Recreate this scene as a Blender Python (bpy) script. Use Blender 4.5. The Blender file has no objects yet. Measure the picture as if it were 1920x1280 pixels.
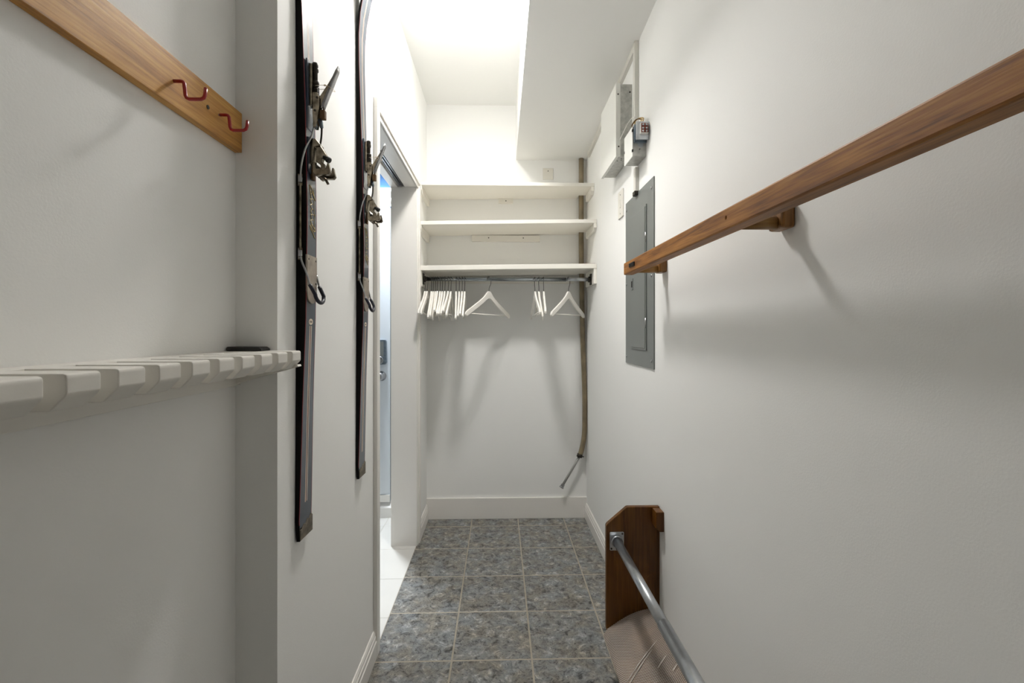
import bpy, bmesh, math, random
from mathutils import Vector, Matrix
random.seed(7)
PI = math.pi
scene = bpy.context.scene
COL = scene.collection

# ------------------------------------------------------------------ camera, world, exposure
H = 1.25
cam_d = bpy.data.cameras.new('camera')
cam = bpy.data.objects.new('camera', cam_d)
COL.objects.link(cam)
cam.location = (0, 0, H)
cam.rotation_euler = (PI / 2, 0, -math.atan(24 / 875))
cam_d.sensor_width = 36
cam_d.lens = 875 / 1920 * 36
cam_d.shift_y = -20 / 1920
cam_d.clip_start = 0.02
scene.camera = cam
world = bpy.data.worlds.new('world')
scene.world = world
world.use_nodes = True
world.node_tree.nodes['Background'].inputs[0].default_value = (0.75, 0.85, 1.0, 1)
world.node_tree.nodes['Background'].inputs[1].default_value = 0.0
vs = scene.view_settings
vs.view_transform = 'Standard'
vs.look = 'None'
vs.gamma = 1
vs.use_curve_mapping = False
vs.exposure = 0.66
scene.cycles.use_denoising = True
scene.cycles.max_bounces = 12
scene.cycles.diffuse_bounces = 8
scene.cycles.glossy_bounces = 4
scene.cycles.sample_clamp_indirect = 8

LAMP_CEIL = 130.0      # emission of the closet ceiling lamp
LAMP_HALL = 12.0      # emission of the hall lamp

# ------------------------------------------------------------------ materials
def lin(c):
    return tuple((x / 255 / 12.92) if x / 255 <= 0.04045 else ((x / 255 + 0.055) / 1.055) ** 2.4 for x in c) + (1,)

def mat(name, rgb, rough=0.5, metal=0.0, bump=0.0, bscale=200.0, coat=0.0, vary=0.0, vscale=8.0, spec=0.5, emit=None):
    m = bpy.data.materials.new(name)
    m.use_nodes = True
    nt = m.node_tree
    b = nt.nodes['Principled BSDF']
    b.inputs['Base Color'].default_value = lin(rgb)
    b.inputs['Roughness'].default_value = rough
    b.inputs['Metallic'].default_value = metal
    b.inputs['Coat Weight'].default_value = coat
    b.inputs['Specular IOR Level'].default_value = spec
    tc = nt.nodes.new('ShaderNodeTexCoord')
    if emit is not None:
        b.inputs['Emission Color'].default_value = emit[:3] + (1,)
        b.inputs['Emission Strength'].default_value = emit[3]
    if vary:
        n = nt.nodes.new('ShaderNodeTexNoise')
        n.inputs['Scale'].default_value = vscale
        n.inputs['Detail'].default_value = 6
        nt.links.new(tc.outputs['Object'], n.inputs['Vector'])
        r = nt.nodes.new('ShaderNodeValToRGB')
        base = lin(rgb)
        r.color_ramp.elements[0].position = 0.3
        r.color_ramp.elements[1].position = 0.7
        r.color_ramp.elements[0].color = tuple(max(0, x * (1 - vary)) for x in base[:3]) + (1,)
        r.color_ramp.elements[1].color = tuple(min(1, x * (1 + vary * 0.5)) for x in base[:3]) + (1,)
        nt.links.new(n.outputs['Fac'], r.inputs['Fac'])
        nt.links.new(r.outputs['Color'], b.inputs['Base Color'])
    if bump:
        n2 = nt.nodes.new('ShaderNodeTexNoise')
        n2.inputs['Scale'].default_value = bscale
        n2.inputs['Detail'].default_value = 3
        nt.links.new(tc.outputs['Object'], n2.inputs['Vector'])
        bp = nt.nodes.new('ShaderNodeBump')
        bp.inputs['Strength'].default_value = bump
        bp.inputs['Distance'].default_value = 0.002
        nt.links.new(n2.outputs['Fac'], bp.inputs['Height'])
        nt.links.new(bp.outputs['Normal'], b.inputs['Normal'])
    return m

def wood(name, dark, mid, light, axis='Y', rough=0.4, freq=1.0, coat=0.1):
    """grain running along one axis of the object"""
    m = bpy.data.materials.new(name)
    m.use_nodes = True
    nt = m.node_tree
    b = nt.nodes['Principled BSDF']
    b.inputs['Roughness'].default_value = rough
    b.inputs['Coat Weight'].default_value = coat
    b.inputs['Coat Roughness'].default_value = 0.3
    b.inputs['Specular IOR Level'].default_value = 0.3
    tc = nt.nodes.new('ShaderNodeTexCoord')
    mp = nt.nodes.new('ShaderNodeMapping')
    i = 'XYZ'.index(axis)
    sc = [38 * freq] * 3
    sc[i] = 2.6 * freq
    mp.inputs['Scale'].default_value = sc
    nt.links.new(tc.outputs['Object'], mp.inputs['Vector'])
    n1 = nt.nodes.new('ShaderNodeTexNoise')
    n1.inputs['Scale'].default_value = 1.3
    n1.inputs['Detail'].default_value = 5
    n1.inputs['Distortion'].default_value = 0.8
    nt.links.new(mp.outputs['Vector'], n1.inputs['Vector'])
    mp2 = nt.nodes.new('ShaderNodeMapping')
    sc2 = [260 * freq] * 3
    sc2[i] = 9 * freq
    mp2.inputs['Scale'].default_value = sc2
    nt.links.new(tc.outputs['Object'], mp2.inputs['Vector'])
    n2 = nt.nodes.new('ShaderNodeTexNoise')
    n2.inputs['Scale'].default_value = 1.0
    n2.inputs['Detail'].default_value = 3
    nt.links.new(mp2.outputs['Vector'], n2.inputs['Vector'])
    mx = nt.nodes.new('ShaderNodeMix')
    mx.inputs['Factor'].default_value = 0.35
    nt.links.new(n1.outputs['Fac'], mx.inputs[2])
    nt.links.new(n2.outputs['Fac'], mx.inputs[3])
    r = nt.nodes.new('ShaderNodeValToRGB')
    e = r.color_ramp.elements
    e[0].position = 0.36
    e[0].color = lin(dark)
    e[1].position = 0.64
    e[1].color = lin(light)
    k = e.new(0.5)
    k.color = lin(mid)
    nt.links.new(mx.outputs[0], r.inputs['Fac'])
    nt.links.new(r.outputs['Color'], b.inputs['Base Color'])
    bp = nt.nodes.new('ShaderNodeBump')
    bp.inputs['Strength'].default_value = 0.15
    bp.inputs['Distance'].default_value = 0.001
    nt.links.new(n2.outputs['Fac'], bp.inputs['Height'])
    nt.links.new(bp.outputs['Normal'], b.inputs['Normal'])
    return m

def tile_mat():
    m = bpy.data.materials.new('slate_tile')
    m.use_nodes = True
    nt = m.node_tree
    L = nt.links.new
    b = nt.nodes['Principled BSDF']
    tc = nt.nodes.new('ShaderNodeTexCoord')
    oi = nt.nodes.new('ShaderNodeObjectInfo')
    vm = nt.nodes.new('ShaderNodeVectorMath')
    vm.operation = 'SCALE'
    vm.inputs[0].default_value = (13.0, 7.0, 5.0)
    L(oi.outputs['Random'], vm.inputs['Scale'])
    va = nt.nodes.new('ShaderNodeVectorMath')
    L(tc.outputs['Object'], va.inputs[0])
    L(vm.outputs[0], va.inputs[1])
    def noise(s, d, dist=0.0, rough=0.6):
        n = nt.nodes.new('ShaderNodeTexNoise')
        n.inputs['Scale'].default_value = s
        n.inputs['Detail'].default_value = d
        n.inputs['Distortion'].default_value = dist
        n.inputs['Roughness'].default_value = rough
        L(va.outputs[0], n.inputs['Vector'])
        return n
    n1 = noise(30, 8, 0.7, 0.74)
    r1 = nt.nodes.new('ShaderNodeValToRGB')
    e = r1.color_ramp.elements
    e[0].position = 0.37
    e[0].color = lin((78, 79, 77))
    e[1].position = 0.65
    e[1].color = lin((206, 205, 200))
    for p, c in ((0.45, (130, 131, 130)), (0.54, (150, 150, 148)), (0.6, (172, 172, 169))):
        k = e.new(p)
        k.color = lin(c)
    L(n1.outputs['Fac'], r1.inputs['Fac'])
    n2 = noise(11, 5, 0.4)
    r2 = nt.nodes.new('ShaderNodeValToRGB')
    r2.color_ramp.elements[0].position = 0.38
    r2.color_ramp.elements[0].color = lin((222, 214, 202))
    r2.color_ramp.elements[1].position = 0.62
    r2.color_ramp.elements[1].color = lin((228, 231, 234))
    L(n2.outputs['Fac'], r2.inputs['Fac'])
    mu = nt.nodes.new('ShaderNodeMix')
    mu.data_type = 'RGBA'
    mu.blend_type = 'MULTIPLY'
    mu.inputs['Factor'].default_value = 1
    L(r1.outputs['Color'], mu.inputs[6])
    L(r2.outputs['Color'], mu.inputs[7])
    n3 = noise(70, 3, 2.0, 0.5)            # small dark pits and cracks
    r3 = nt.nodes.new('ShaderNodeValToRGB')
    r3.color_ramp.elements[0].position = 0.33
    r3.color_ramp.elements[0].color = (0.42, 0.42, 0.42, 1)
    r3.color_ramp.elements[1].position = 0.42
    r3.color_ramp.elements[1].color = (1, 1, 1, 1)
    L(n3.outputs['Fac'], r3.inputs['Fac'])
    mu2 = nt.nodes.new('ShaderNodeMix')
    mu2.data_type = 'RGBA'
    mu2.blend_type = 'MULTIPLY'
    mu2.inputs['Factor'].default_value = 1
    L(mu.outputs[2], mu2.inputs[6])
    L(r3.outputs['Color'], mu2.inputs[7])
    L(mu2.outputs[2], b.inputs['Base Color'])
    b.inputs['Roughness'].default_value = 0.27
    bp = nt.nodes.new('ShaderNodeBump')
    bp.inputs['Strength'].default_value = 0.2
    bp.inputs['Distance'].default_value = 0.002
    L(n1.outputs['Fac'], bp.inputs['Height'])
    L(bp.outputs['Normal'], b.inputs['Normal'])
    return m

def mesh_sheet_mat():
    """clear plastic woven sheet: a fine shiny lattice over brown"""
    m = bpy.data.materials.new('perforated_sheet')
    m.use_nodes = True
    nt = m.node_tree
    L = nt.links.new
    b = nt.nodes['Principled BSDF']
    tc = nt.nodes.new('ShaderNodeTexCoord')
    vo = nt.nodes.new('ShaderNodeTexVoronoi')
    vo.voronoi_dimensions = '2D'
    vo.inputs['Scale'].default_value = 200
    vo.inputs['Randomness'].default_value = 0.0
    mr = nt.nodes.new('ShaderNodeMapping')
    mr.inputs['Rotation'].default_value = (0, 0, 0.785)
    L(tc.outputs['Object'], mr.inputs['Vector'])
    L(mr.outputs['Vector'], vo.inputs['Vector'])
    r = nt.nodes.new('ShaderNodeValToRGB')
    r.color_ramp.elements[0].position = 0.36
    r.color_ramp.elements[0].color = (0, 0, 0, 1)
    r.color_ramp.elements[1].position = 0.52
    r.color_ramp.elements[1].color = (1, 1, 1, 1)
    L(vo.outputs['Distance'], r.inputs['Fac'])
    n = nt.nodes.new('ShaderNodeTexNoise')
    n.inputs['Scale'].default_value = 7
    n.inputs['Detail'].default_value = 3
    L(tc.outputs['Object'], n.inputs['Vector'])
    rc = nt.nodes.new('ShaderNodeValToRGB')
    rc.color_ramp.elements[0].position = 0.35
    rc.color_ramp.elements[0].color = lin((92, 76, 66))
    rc.color_ramp.elements[1].position = 0.7
    rc.color_ramp.elements[1].color = lin((156, 126, 104))
    L(n.outputs['Fac'], rc.inputs['Fac'])
    mx = nt.nodes.new('ShaderNodeMix')
    mx.data_type = 'RGBA'
    L(r.outputs['Color'], mx.inputs['Factor'])
    L(rc.outputs['Color'], mx.inputs[6])
    mx.inputs[7].default_value = lin((202, 194, 186))
    L(mx.outputs[2], b.inputs['Base Color'])
    b.inputs['Roughness'].default_value = 0.22
    bp = nt.nodes.new('ShaderNodeBump')
    bp.inputs['Strength'].default_value = 0.7
    bp.inputs['Distance'].default_value = 0.001
    L(r.outputs['Color'], bp.inputs['Height'])
    L(bp.outputs['Normal'], b.inputs['Normal'])
    return m

M = {
    'wall': mat('wall_paint', (239, 239, 237), 0.75, bump=0.10, bscale=260, spec=0.25),
    'ceil': mat('ceiling_paint', (239, 239, 237), 0.85, bump=0.08, bscale=200, spec=0.2),
    'trim': mat('trim_paint', (234, 231, 226), 0.35, bump=0.03, bscale=60),
    'shelf': mat('shelf_paint', (234, 231, 223), 0.45, bump=0.04, bscale=90),
    'rackpaint': mat('rack_paint', (226, 223, 216), 0.4, bump=0.12, bscale=70),
    'plate': mat('plate_plastic', (226, 223, 214), 0.35),
    'hanger': mat('hanger_wood_white', (238, 235, 228), 0.35),
    'grout': mat('grout', (158, 150, 135), 0.9, bump=0.2, bscale=300, vary=0.15, vscale=30),
    'tile': tile_mat(),
    'wtile': mat('white_tile', (214, 212, 207), 0.25, vary=0.03, vscale=5),
    'wgrout': mat('white_grout', (190, 187, 180), 0.9),
    'blue': mat('blue_wall', (40, 82, 124), 0.7, bump=0.1),
    'doorpaint': mat('door_paint', (222, 228, 234), 0.35),
    'black': mat('black_plastic', (28, 27, 26), 0.45),
    'rubber': mat('heel_rubber', (22, 26, 44), 0.4),
    'skiblack': mat('ski_sidewall_and_gap', (12, 10, 9), 0.5, vary=0.4, vscale=30, spec=0.15),
    'skibase': mat('ski_base', (16, 15, 14), 0.5),
    'skiblue': mat('ski_topsheet_blue', (46, 62, 80), 0.32, coat=0.6, vary=0.12, vscale=20),
    'red': mat('ski_red_edge', (120, 34, 40), 0.4),
    'cream': mat('cream_line', (222, 208, 188), 0.4),
    'rustline': mat('rust_line', (140, 84, 70), 0.4),
    'gold': mat('gold_print', (176, 158, 112), 0.35, metal=0.3),
    'agedmetal': mat('aged_metal', (132, 122, 106), 0.24, metal=1.0, vary=0.6, vscale=70),
    'chrome': mat('worn_chrome', (176, 176, 178), 0.25, metal=0.95, vary=0.25, vscale=60),
    'heelmetal': mat('heel_metal', (176, 166, 154), 0.5, metal=0.7, vary=0.25, vscale=40),
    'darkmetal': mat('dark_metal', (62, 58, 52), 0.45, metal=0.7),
    'rust': mat('rusty_block', (98, 70, 36), 0.7, vary=0.4, vscale=120),
    'taillead': mat('tail_metal', (124, 116, 102), 0.6, metal=0.5, bump=0.5, bscale=140, vary=0.4, vscale=90),
    'redvinyl': mat('red_vinyl', (158, 16, 26), 0.35, coat=0.3),
    'zinc': mat('zinc', (186, 190, 194), 0.28, metal=0.9, vary=0.12, vscale=40),
    'steel': mat('closet_rod_steel', (150, 156, 160), 0.2, metal=0.95),
    'wire': mat('hanger_wire', (96, 96, 96), 0.3, metal=0.9),
    'panelgrey': mat('panel_grey', (128, 132, 130), 0.42, metal=0.25, vary=0.05, vscale=6),
    'boxwhite': mat('box_enamel', (226, 226, 221), 0.4, metal=0.0),
    'galv': mat('galvanised', (192, 192, 187), 0.5, metal=0.35, vary=0.25, vscale=50),
    'steelblue': mat('transformer_steel', (126, 138, 148), 0.3, metal=0.8, vary=0.25, vscale=50),
    'copper': mat('terminal_brown', (124, 48, 26), 0.5),
    'raceway': mat('raceway_paint', (214, 212, 205), 0.4),
    'yellowwire': mat('wire_yellow', (176, 142, 72), 0.5),
    'whitewire': mat('wire_white', (220, 218, 212), 0.5),
    'pipe': mat('pipe_brown', (132, 118, 92), 0.4, vary=0.35, vscale=14, coat=0.3),
    'greytube': mat('grey_tube', (150, 150, 146), 0.4),
    'boardgold': wood('hook_board_wood', (146, 98, 42), (190, 138, 68), (214, 166, 94), 'Y', coat=0.05),
    'rail': wood('rail_wood', (106, 64, 22), (146, 94, 36), (172, 118, 54), 'Y', freq=1.4, rough=0.5, coat=0.0),
    'block': wood('bracket_wood', (92, 60, 22), (128, 88, 40), (150, 106, 54), 'Z', freq=1.4),
    'arm': wood('bracket_arm_wood', (104, 74, 34), (140, 104, 56), (162, 122, 70), 'X', freq=1.4),
    'tray': wood('boot_tray_wood', (64, 36, 6), (92, 55, 13), (112, 72, 23), 'Z', rough=0.4, coat=0.05),
    'trayedge': wood('boot_tray_slat_wood', (78, 50, 26), (108, 72, 42), (128, 90, 56), 'Y', rough=0.4),
    'sheet': mesh_sheet_mat(),
    'scuff': mat('scuff_white', (220, 214, 208), 0.5),
}
for k_, c_, e_ in (('glow', (1.0, 0.978, 0.945), LAMP_CEIL), ('glowh', (0.86, 0.93, 1.0), LAMP_HALL)):
    M[k_] = mat(k_ + '_diffuser', (250, 250, 246), 0.4, emit=c_ + (e_,))
    M[k_ + '_side'] = mat(k_ + '_shade', (250, 250, 246), 0.4, emit=c_ + (e_ * 0.15,))


# ------------------------------------------------------------------ mesh helpers
class MB:
    def __init__(self):
        self.v = []
        self.f = []
        self.s = []
    def add(self, verts, faces, smooth=False):
        o = len(self.v)
        self.v += [tuple(p) for p in verts]
        self.f += [tuple(i + o for i in f) for f in faces]
        self.s += [smooth] * len(faces)
        return self
    def box(self, x0, x1, y0, y1, z0, z1, bev=0.0):
        if bev <= 0:
            V = [(x, y, z) for z in (z0, z1) for y in (y0, y1) for x in (x0, x1)]
            F = [(0, 2, 3, 1), (4, 5, 7, 6), (0, 1, 5, 4), (2, 6, 7, 3), (0, 4, 6, 2), (1, 3, 7, 5)]
            return self.add(V, F)
        bm = bmesh.new()
        bmesh.ops.create_cube(bm, size=1)
        for p in bm.verts:
            p.co = ((x0 + x1) / 2 + p.co.x * (x1 - x0), (y0 + y1) / 2 + p.co.y * (y1 - y0), (z0 + z1) / 2 + p.co.z * (z1 - z0))
        bmesh.ops.bevel(bm, geom=list(bm.edges), offset=bev, segments=2, affect='EDGES', profile=0.5)
        return self.bm(bm)
    def bm(self, bm, smooth=False):
        bm.verts.index_update()
        self.add([p.co[:] for p in bm.verts], [[q.index for q in f.verts] for f in bm.faces], smooth)
        bm.free()
        return self
    def prism(self, pts, axis, a, b, bev=0.0):
        """polygon (2D points) extruded along an axis: X -> (y,z), Y -> (x,z), Z -> (x,y)"""
        def P(p, t):
            return {'X': (t, p[0], p[1]), 'Y': (p[0], t, p[1]), 'Z': (p[0], p[1], t)}[axis]
        n = len(pts)
        V = [P(p, a) for p in pts] + [P(p, b) for p in pts]
        F = [tuple(range(n)), tuple(range(2 * n - 1, n - 1, -1))]
        F += [(i, (i + 1) % n, n + (i + 1) % n, n + i) for i in range(n)]
        bm = bmesh.new()
        vs_ = [bm.verts.new(p) for p in V]
        for f in F:
            bm.faces.new([vs_[i] for i in f])
        bmesh.ops.recalc_face_normals(bm, faces=list(bm.faces))
        if bev:
            bmesh.ops.bevel(bm, geom=list(bm.edges), offset=bev, segments=2, affect='EDGES', profile=0.5)
        return self.bm(bm)
    def tube(self, path, r, n=10, caps=True, closed=False):
        P = [Vector(p) for p in path]
        R = r if isinstance(r, (list, tuple)) else [r] * len(P)
        V, F = [], []
        N = len(P)
        up = None
        for i, p in enumerate(P):
            if closed:
                t = P[(i + 1) % N] - P[i - 1]
            else:
                t = P[min(i + 1, N - 1)] - P[max(i - 1, 0)]
            t.normalize()
            if up is None:
                up = Vector((0, 0, 1)) if abs(t.z) < 0.9 else Vector((1, 0, 0))
            s = t.cross(up)
            if s.length < 1e-6:
                s = t.orthogonal()
            s.normalize()
            up = s.cross(t).normalized()
            for k in range(n):
                a = 2 * PI * k / n
                V.append(p + (s * math.cos(a) + up * math.sin(a)) * R[i])
        m = N if closed else N - 1
        for i in range(m):
            j = (i + 1) % N
            for k in range(n):
                F.append((i * n + k, i * n + (k + 1) % n, j * n + (k + 1) % n, j * n + k))
        self.add(V, F, True)
        if caps and not closed:
            self.add(V[:n], [tuple(range(n))[::-1]])
            self.add(V[-n:], [tuple(range(n))])
        return self
    def lathe(self, prof, base, axis, n=24):
        """profile [(radius, distance along axis)] turned about an axis through base"""
        base = Vector(base)
        axis = Vector(axis).normalized()
        s = axis.orthogonal().normalized()
        u = axis.cross(s)
        V, F = [], []
        for r, h in prof:
            for k in range(n):
                a = 2 * PI * k / n
                V.append(base + axis * h + (s * math.cos(a) + u * math.sin(a)) * r)
        for i in range(len(prof) - 1):
            for k in range(n):
                F.append((i * n + k, i * n + (k + 1) % n, (i + 1) * n + (k + 1) % n, (i + 1) * n + k))
        self.add(V, F, True)
        self.add(V[:n], [tuple(range(n))[::-1]])
        self.add(V[-n:], [tuple(range(n))])
        return self
    def obb(self, c, ax, ay, az, sx, sy, sz, bev=0.0):
        """box with its own axes"""
        c, ax, ay, az = Vector(c), Vector(ax).normalized(), Vector(ay).normalized(), Vector(az).normalized()
        t = MB().box(-sx / 2, sx / 2, -sy / 2, sy / 2, -sz / 2, sz / 2, bev)
        return self.add([c + ax * p[0] + ay * p[1] + az * p[2] for p in t.v], t.f)
    def build(self, name, m, parent=None, origin=None):
        me = bpy.data.meshes.new(name)
        vv = self.v
        if origin is not None:
            o = Vector(origin)
            vv = [tuple(Vector(p) - o) for p in vv]
        me.from_pydata(vv, [], self.f)
        me.polygons.foreach_set('use_smooth', self.s)
        me.materials.append(M[m] if isinstance(m, str) else m)
        bm = bmesh.new()
        bm.from_mesh(me)
        bmesh.ops.remove_doubles(bm, verts=list(bm.verts), dist=1e-6)
        bmesh.ops.recalc_face_normals(bm, faces=list(bm.faces))
        bm.to_mesh(me)
        bm.free()
        ob = bpy.data.objects.new(name, me)
        COL.objects.link(ob)
        if parent is not None:
            ob.parent = parent
            if origin is not None:
                ob.location = origin
        elif origin is not None:
            ob.location = origin
        return ob

def drill(ob, base, axis, r, depth):
    """cut a round blind hole into a finished mesh"""
    c = MB().lathe([(r, -0.004), (r, depth)], base, axis, 20).build('cutter', 'trim')
    c.matrix_world = ob.matrix_world.copy()
    if ob.parent is not None:
        c.parent = ob.parent
        c.location = ob.location
    md = ob.modifiers.new('hole', 'BOOLEAN')
    md.object = c
    md.operation = 'DIFFERENCE'
    md.solver = 'EXACT'
    dg = bpy.context.evaluated_depsgraph_get()
    me = bpy.data.meshes.new_from_object(ob.evaluated_get(dg))
    ob.modifiers.clear()
    ob.data = me
    bpy.data.objects.remove(c)

def tag(o, label, cat, group=None, kind=None):
    o['label'] = label
    o['category'] = cat
    if group:
        o['group'] = group
    if kind:
        o['kind'] = kind
    return o

def thing(name, label, cat, loc=(0, 0, 0), group=None):
    o = bpy.data.objects.new(name, None)
    COL.objects.link(o)
    o.location = loc
    o.empty_display_size = 0.05
    return tag(o, label, cat, group)

def struct(o, label, cat):
    return tag(o, label, cat, kind='structure')

def copy_tree(o, parent=None):
    c = o.copy()
    COL.objects.link(c)
    if parent is not None:
        c.parent = parent
    for ch in [k for k in ALL_CHILD.get(o.name, [])] or list(o.children):
        copy_tree(ch, c)
    return c
ALL_CHILD = {}

# ------------------------------------------------------------------ the room shell
XL, XR, YB = -0.482, 0.585, 3.12
XC, YE = -0.572, 1.028           # recessed part of the left wall and its return
YN = -2.3                        # wall behind the camera
ZC = 2.755
XJ = -0.628                      # hall side of the left wall
D0, D1, DZ = 1.862, 2.742, 2.085 # doorway in the left wall
YD = 3.195                       # hall end wall

struct(MB().box(XL, XR + 0.1, YB, YB + 0.1, 0, ZC).build('wall_back', 'wall'), 'white painted end wall behind the closet shelves', 'wall')
struct(MB().box(XR, XR + 0.1, YN, YB, 0, ZC).build('wall_right', 'wall'), 'long white wall carrying the wooden rail and breaker panel', 'wall')
struct(MB().box(XC - 0.12, XC, YN, YE, 0, ZC).build('wall_left', 'wall'), 'recessed white wall behind the hook board and slotted rack', 'wall')
w = MB().box(XJ, XL, YE, D0, 0, ZC).box(XJ, XL, D0, D1, DZ + 0.06, ZC).box(XJ, XL, D1, YB + 0.1, 0, ZC)
struct(w.build('wall_doorway', 'wall'), 'white wall with the two skis and the doorway', 'wall')
struct(MB().box(XC - 0.12, XR + 0.1, YN - 0.1, YN, 0, ZC).build('wall_rear', 'wall'), 'white wall closing the room behind the viewer', 'wall')
struct(MB().box(XJ, XR + 0.1, YN - 0.1, YB + 0.1, ZC, ZC + 0.1).build('ceiling', 'ceil'), 'white ceiling of the closet corridor', 'ceiling')
# soffit along the right side; its underside rises gently towards the viewer
def sof(y):
    return 1.143 + H + (YB - y) * 0.062
struct(MB().prism([(YN, sof(YN)), (YB, sof(YB)), (YB, ZC), (YN, ZC)], 'X', 0.112, XR).build('ceiling_soffit', 'ceil'), 'boxed white soffit lowering the right side of ceiling', 'soffit')

# floors -----------------------------------------------------------
fl = MB().box(XL - 0.002, XR + 0.1, YN - 0.1, YB + 0.1, -0.06, -0.0006).box(XC - 0.12, XL - 0.002, YN - 0.1, YE, -0.06, -0.0006).build('floor', 'grout')
struct(fl, 'grey stone look tile floor with beige grout lines', 'floor')
G = 0.0058
P = 0.3045
def tiles(parent, x_lines, y_lines, xa, xb, ya, yb, m, cache):
    for i in range(len(x_lines) - 1):
        for j in range(len(y_lines) - 1):
            x0, x1 = max(x_lines[i] + G / 2, xa), min(x_lines[i + 1] - G / 2, xb)
            y0, y1 = max(y_lines[j] + G / 2, ya), min(y_lines[j + 1] - G / 2, yb)
            if x1 - x0 < 0.004 or y1 - y0 < 0.004:
                continue
            key = (round(x1 - x0, 4), round(y1 - y0, 4))
            c = ((x0 + x1) / 2, (y0 + y1) / 2, -0.003)
            if key not in cache:
                hx, hy, b = key[0] / 2, key[1] / 2, 0.0016
                V = [(-hx, -hy, -0.004), (hx, -hy, -0.004), (hx, hy, -0.004), (-hx, hy, -0.004),
                     (-hx, -hy, 0.002), (hx, -hy, 0.002), (hx, hy, 0.002), (-hx, hy, 0.002),
                     (-hx + b, -hy + b, 0.003), (hx - b, -hy + b, 0.003), (hx - b, hy - b, 0.003), (-hx + b, hy - b, 0.003)]
                F = [(0, 3, 2, 1)] + [(a, (a + 1) % 4, 4 + (a + 1) % 4, 4 + a) for a in range(4)] + [(4 + a, 4 + (a + 1) % 4, 8 + (a + 1) % 4, 8 + a) for a in range(4)] + [(8, 9, 10, 11)]
                o = MB().add(V, F).build('tile', m, parent)
                cache[key] = o.data
            else:
                o = bpy.data.objects.new('tile', cache[key])
                COL.objects.link(o)
                o.parent = parent
            o.location = c
xl = [0.1245 + P * k for k in range(-3, 3)]
yl = [2.993 + P * 1 - P * k for k in range(0, 19)][::-1]
tiles(fl, xl, yl, XL + 0.0005, XR, YN, YB, 'tile', {})
hf = MB().box(-2.6, XL - 0.002, YE, YD + 0.1, -0.06, -0.0018).build('floor_hall', 'wgrout')
struct(hf, 'bright white tile floor of the hall beyond the doorway', 'floor')
G = 0.004
tiles(hf, [-0.738 + 0.321 * k for k in range(-6, 2)], [2.369 + 0.321 * k for k in range(-5, 4)], -2.6, XL - 0.001, YE, YD, 'wtile', {})

# baseboards --------------------------------------------------------
def base_profile(out):           # (distance from wall, height)
    return [(0, 0), (0.014, 0), (0.014, 0.062), (0.011, 0.066), (0.011, 0.080), (0.008, 0.084), (0.008, 0.092), (0.004, 0.101), (0, 0.101)]
struct(MB().prism([(XR - d, z) for d, z in base_profile(1)], 'Y', YN, YB - 0.016).build('baseboard_right', 'trim'), 'stepped white baseboard along the right wall', 'baseboard')
struct(MB().prism([(XL + d, z) for d, z in base_profile(1)], 'Y', YE, D0 - 0.062).build('baseboard_left', 'trim'), 'stepped white baseboard below the skis', 'baseboard')
struct(MB().prism([(XL + d, z) for d, z in base_profile(1)], 'Y', D1 + 0.062, YB - 0.016).build('baseboard_closet', 'trim'), 'short stepped white baseboard beside the door casing', 'baseboard')
struct(MB().prism([(XC + d, z) for d, z in base_profile(1)], 'Y', YN, YE).build('baseboard_recess', 'trim'), 'stepped white baseboard under the slotted rack', 'baseboard')
struct(MB().box(XL, XR, YB - 0.016, YB, 0, 0.139, 0.002).build('baseboard_back', 'trim'), 'tall plain white baseboard on the end wall', 'baseboard')

# doorway trim --------------------------------------------------------
t = struct(bpy.data.objects.new('trim_1', None), 'white moulded casing and jambs around the doorway', 'door casing')
COL.objects.link(t)
CW = 0.062
for nm, (a0, a1, a2) in (('casing', (D0 - CW, D0 - CW * 0.35, D0)), ('casing', (D1 + CW, D1 + CW * 0.35, D1))):
    lo, hi = sorted((a0, a1))
    l2, h2 = sorted((a1, a2))
    MB().box(XL, XL + 0.016, lo, hi, 0, DZ + CW, 0.002).box(XL, XL + 0.010, l2, h2, 0, DZ + CW * 0.4, 0.0015).build('casing', 'trim', t)
MB().box(XL, XL + 0.0165, D0 - CW - 0.0006, D1 + CW + 0.0006, DZ + CW * 0.35, DZ + CW + 0.0006, 0.002).box(XL, XL + 0.010, D0 - 0.003, D1 + 0.003, DZ, DZ + CW * 0.36, 0.0015).build('head_casing', 'trim', t)
MB().box(XJ, XL + 0.004, D0 - 0.001, D0 + 0.016, 0, DZ).build('jamb', 'trim', t)
MB().box(XJ, XL + 0.004, D1 - 0.016, D1 + 0.001, 0, DZ).build('jamb', 'trim', t)
MB().box(-0.548, XL + 0.004, D0, D1, DZ, DZ + 0.018).box(XJ - 0.004, -0.592, D0, D1, DZ, DZ + 0.018).build('head_jamb', 'trim', t)
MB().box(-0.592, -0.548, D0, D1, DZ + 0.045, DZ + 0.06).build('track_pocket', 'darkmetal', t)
MB().box(-0.583, -0.579, D0, D1, DZ + 0.012, DZ + 0.046).box(-0.561, -0.557, D0, D1, DZ + 0.012, DZ + 0.046).box(-0.583, -0.557, D0, D1, DZ + 0.04, DZ + 0.046).box(-0.583, -0.575, D0, D1, DZ + 0.012, DZ + 0.015).box(-0.565, -0.557, D0, D1, DZ + 0.012, DZ + 0.015).build('sliding_door_track', 'zinc', t)

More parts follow.
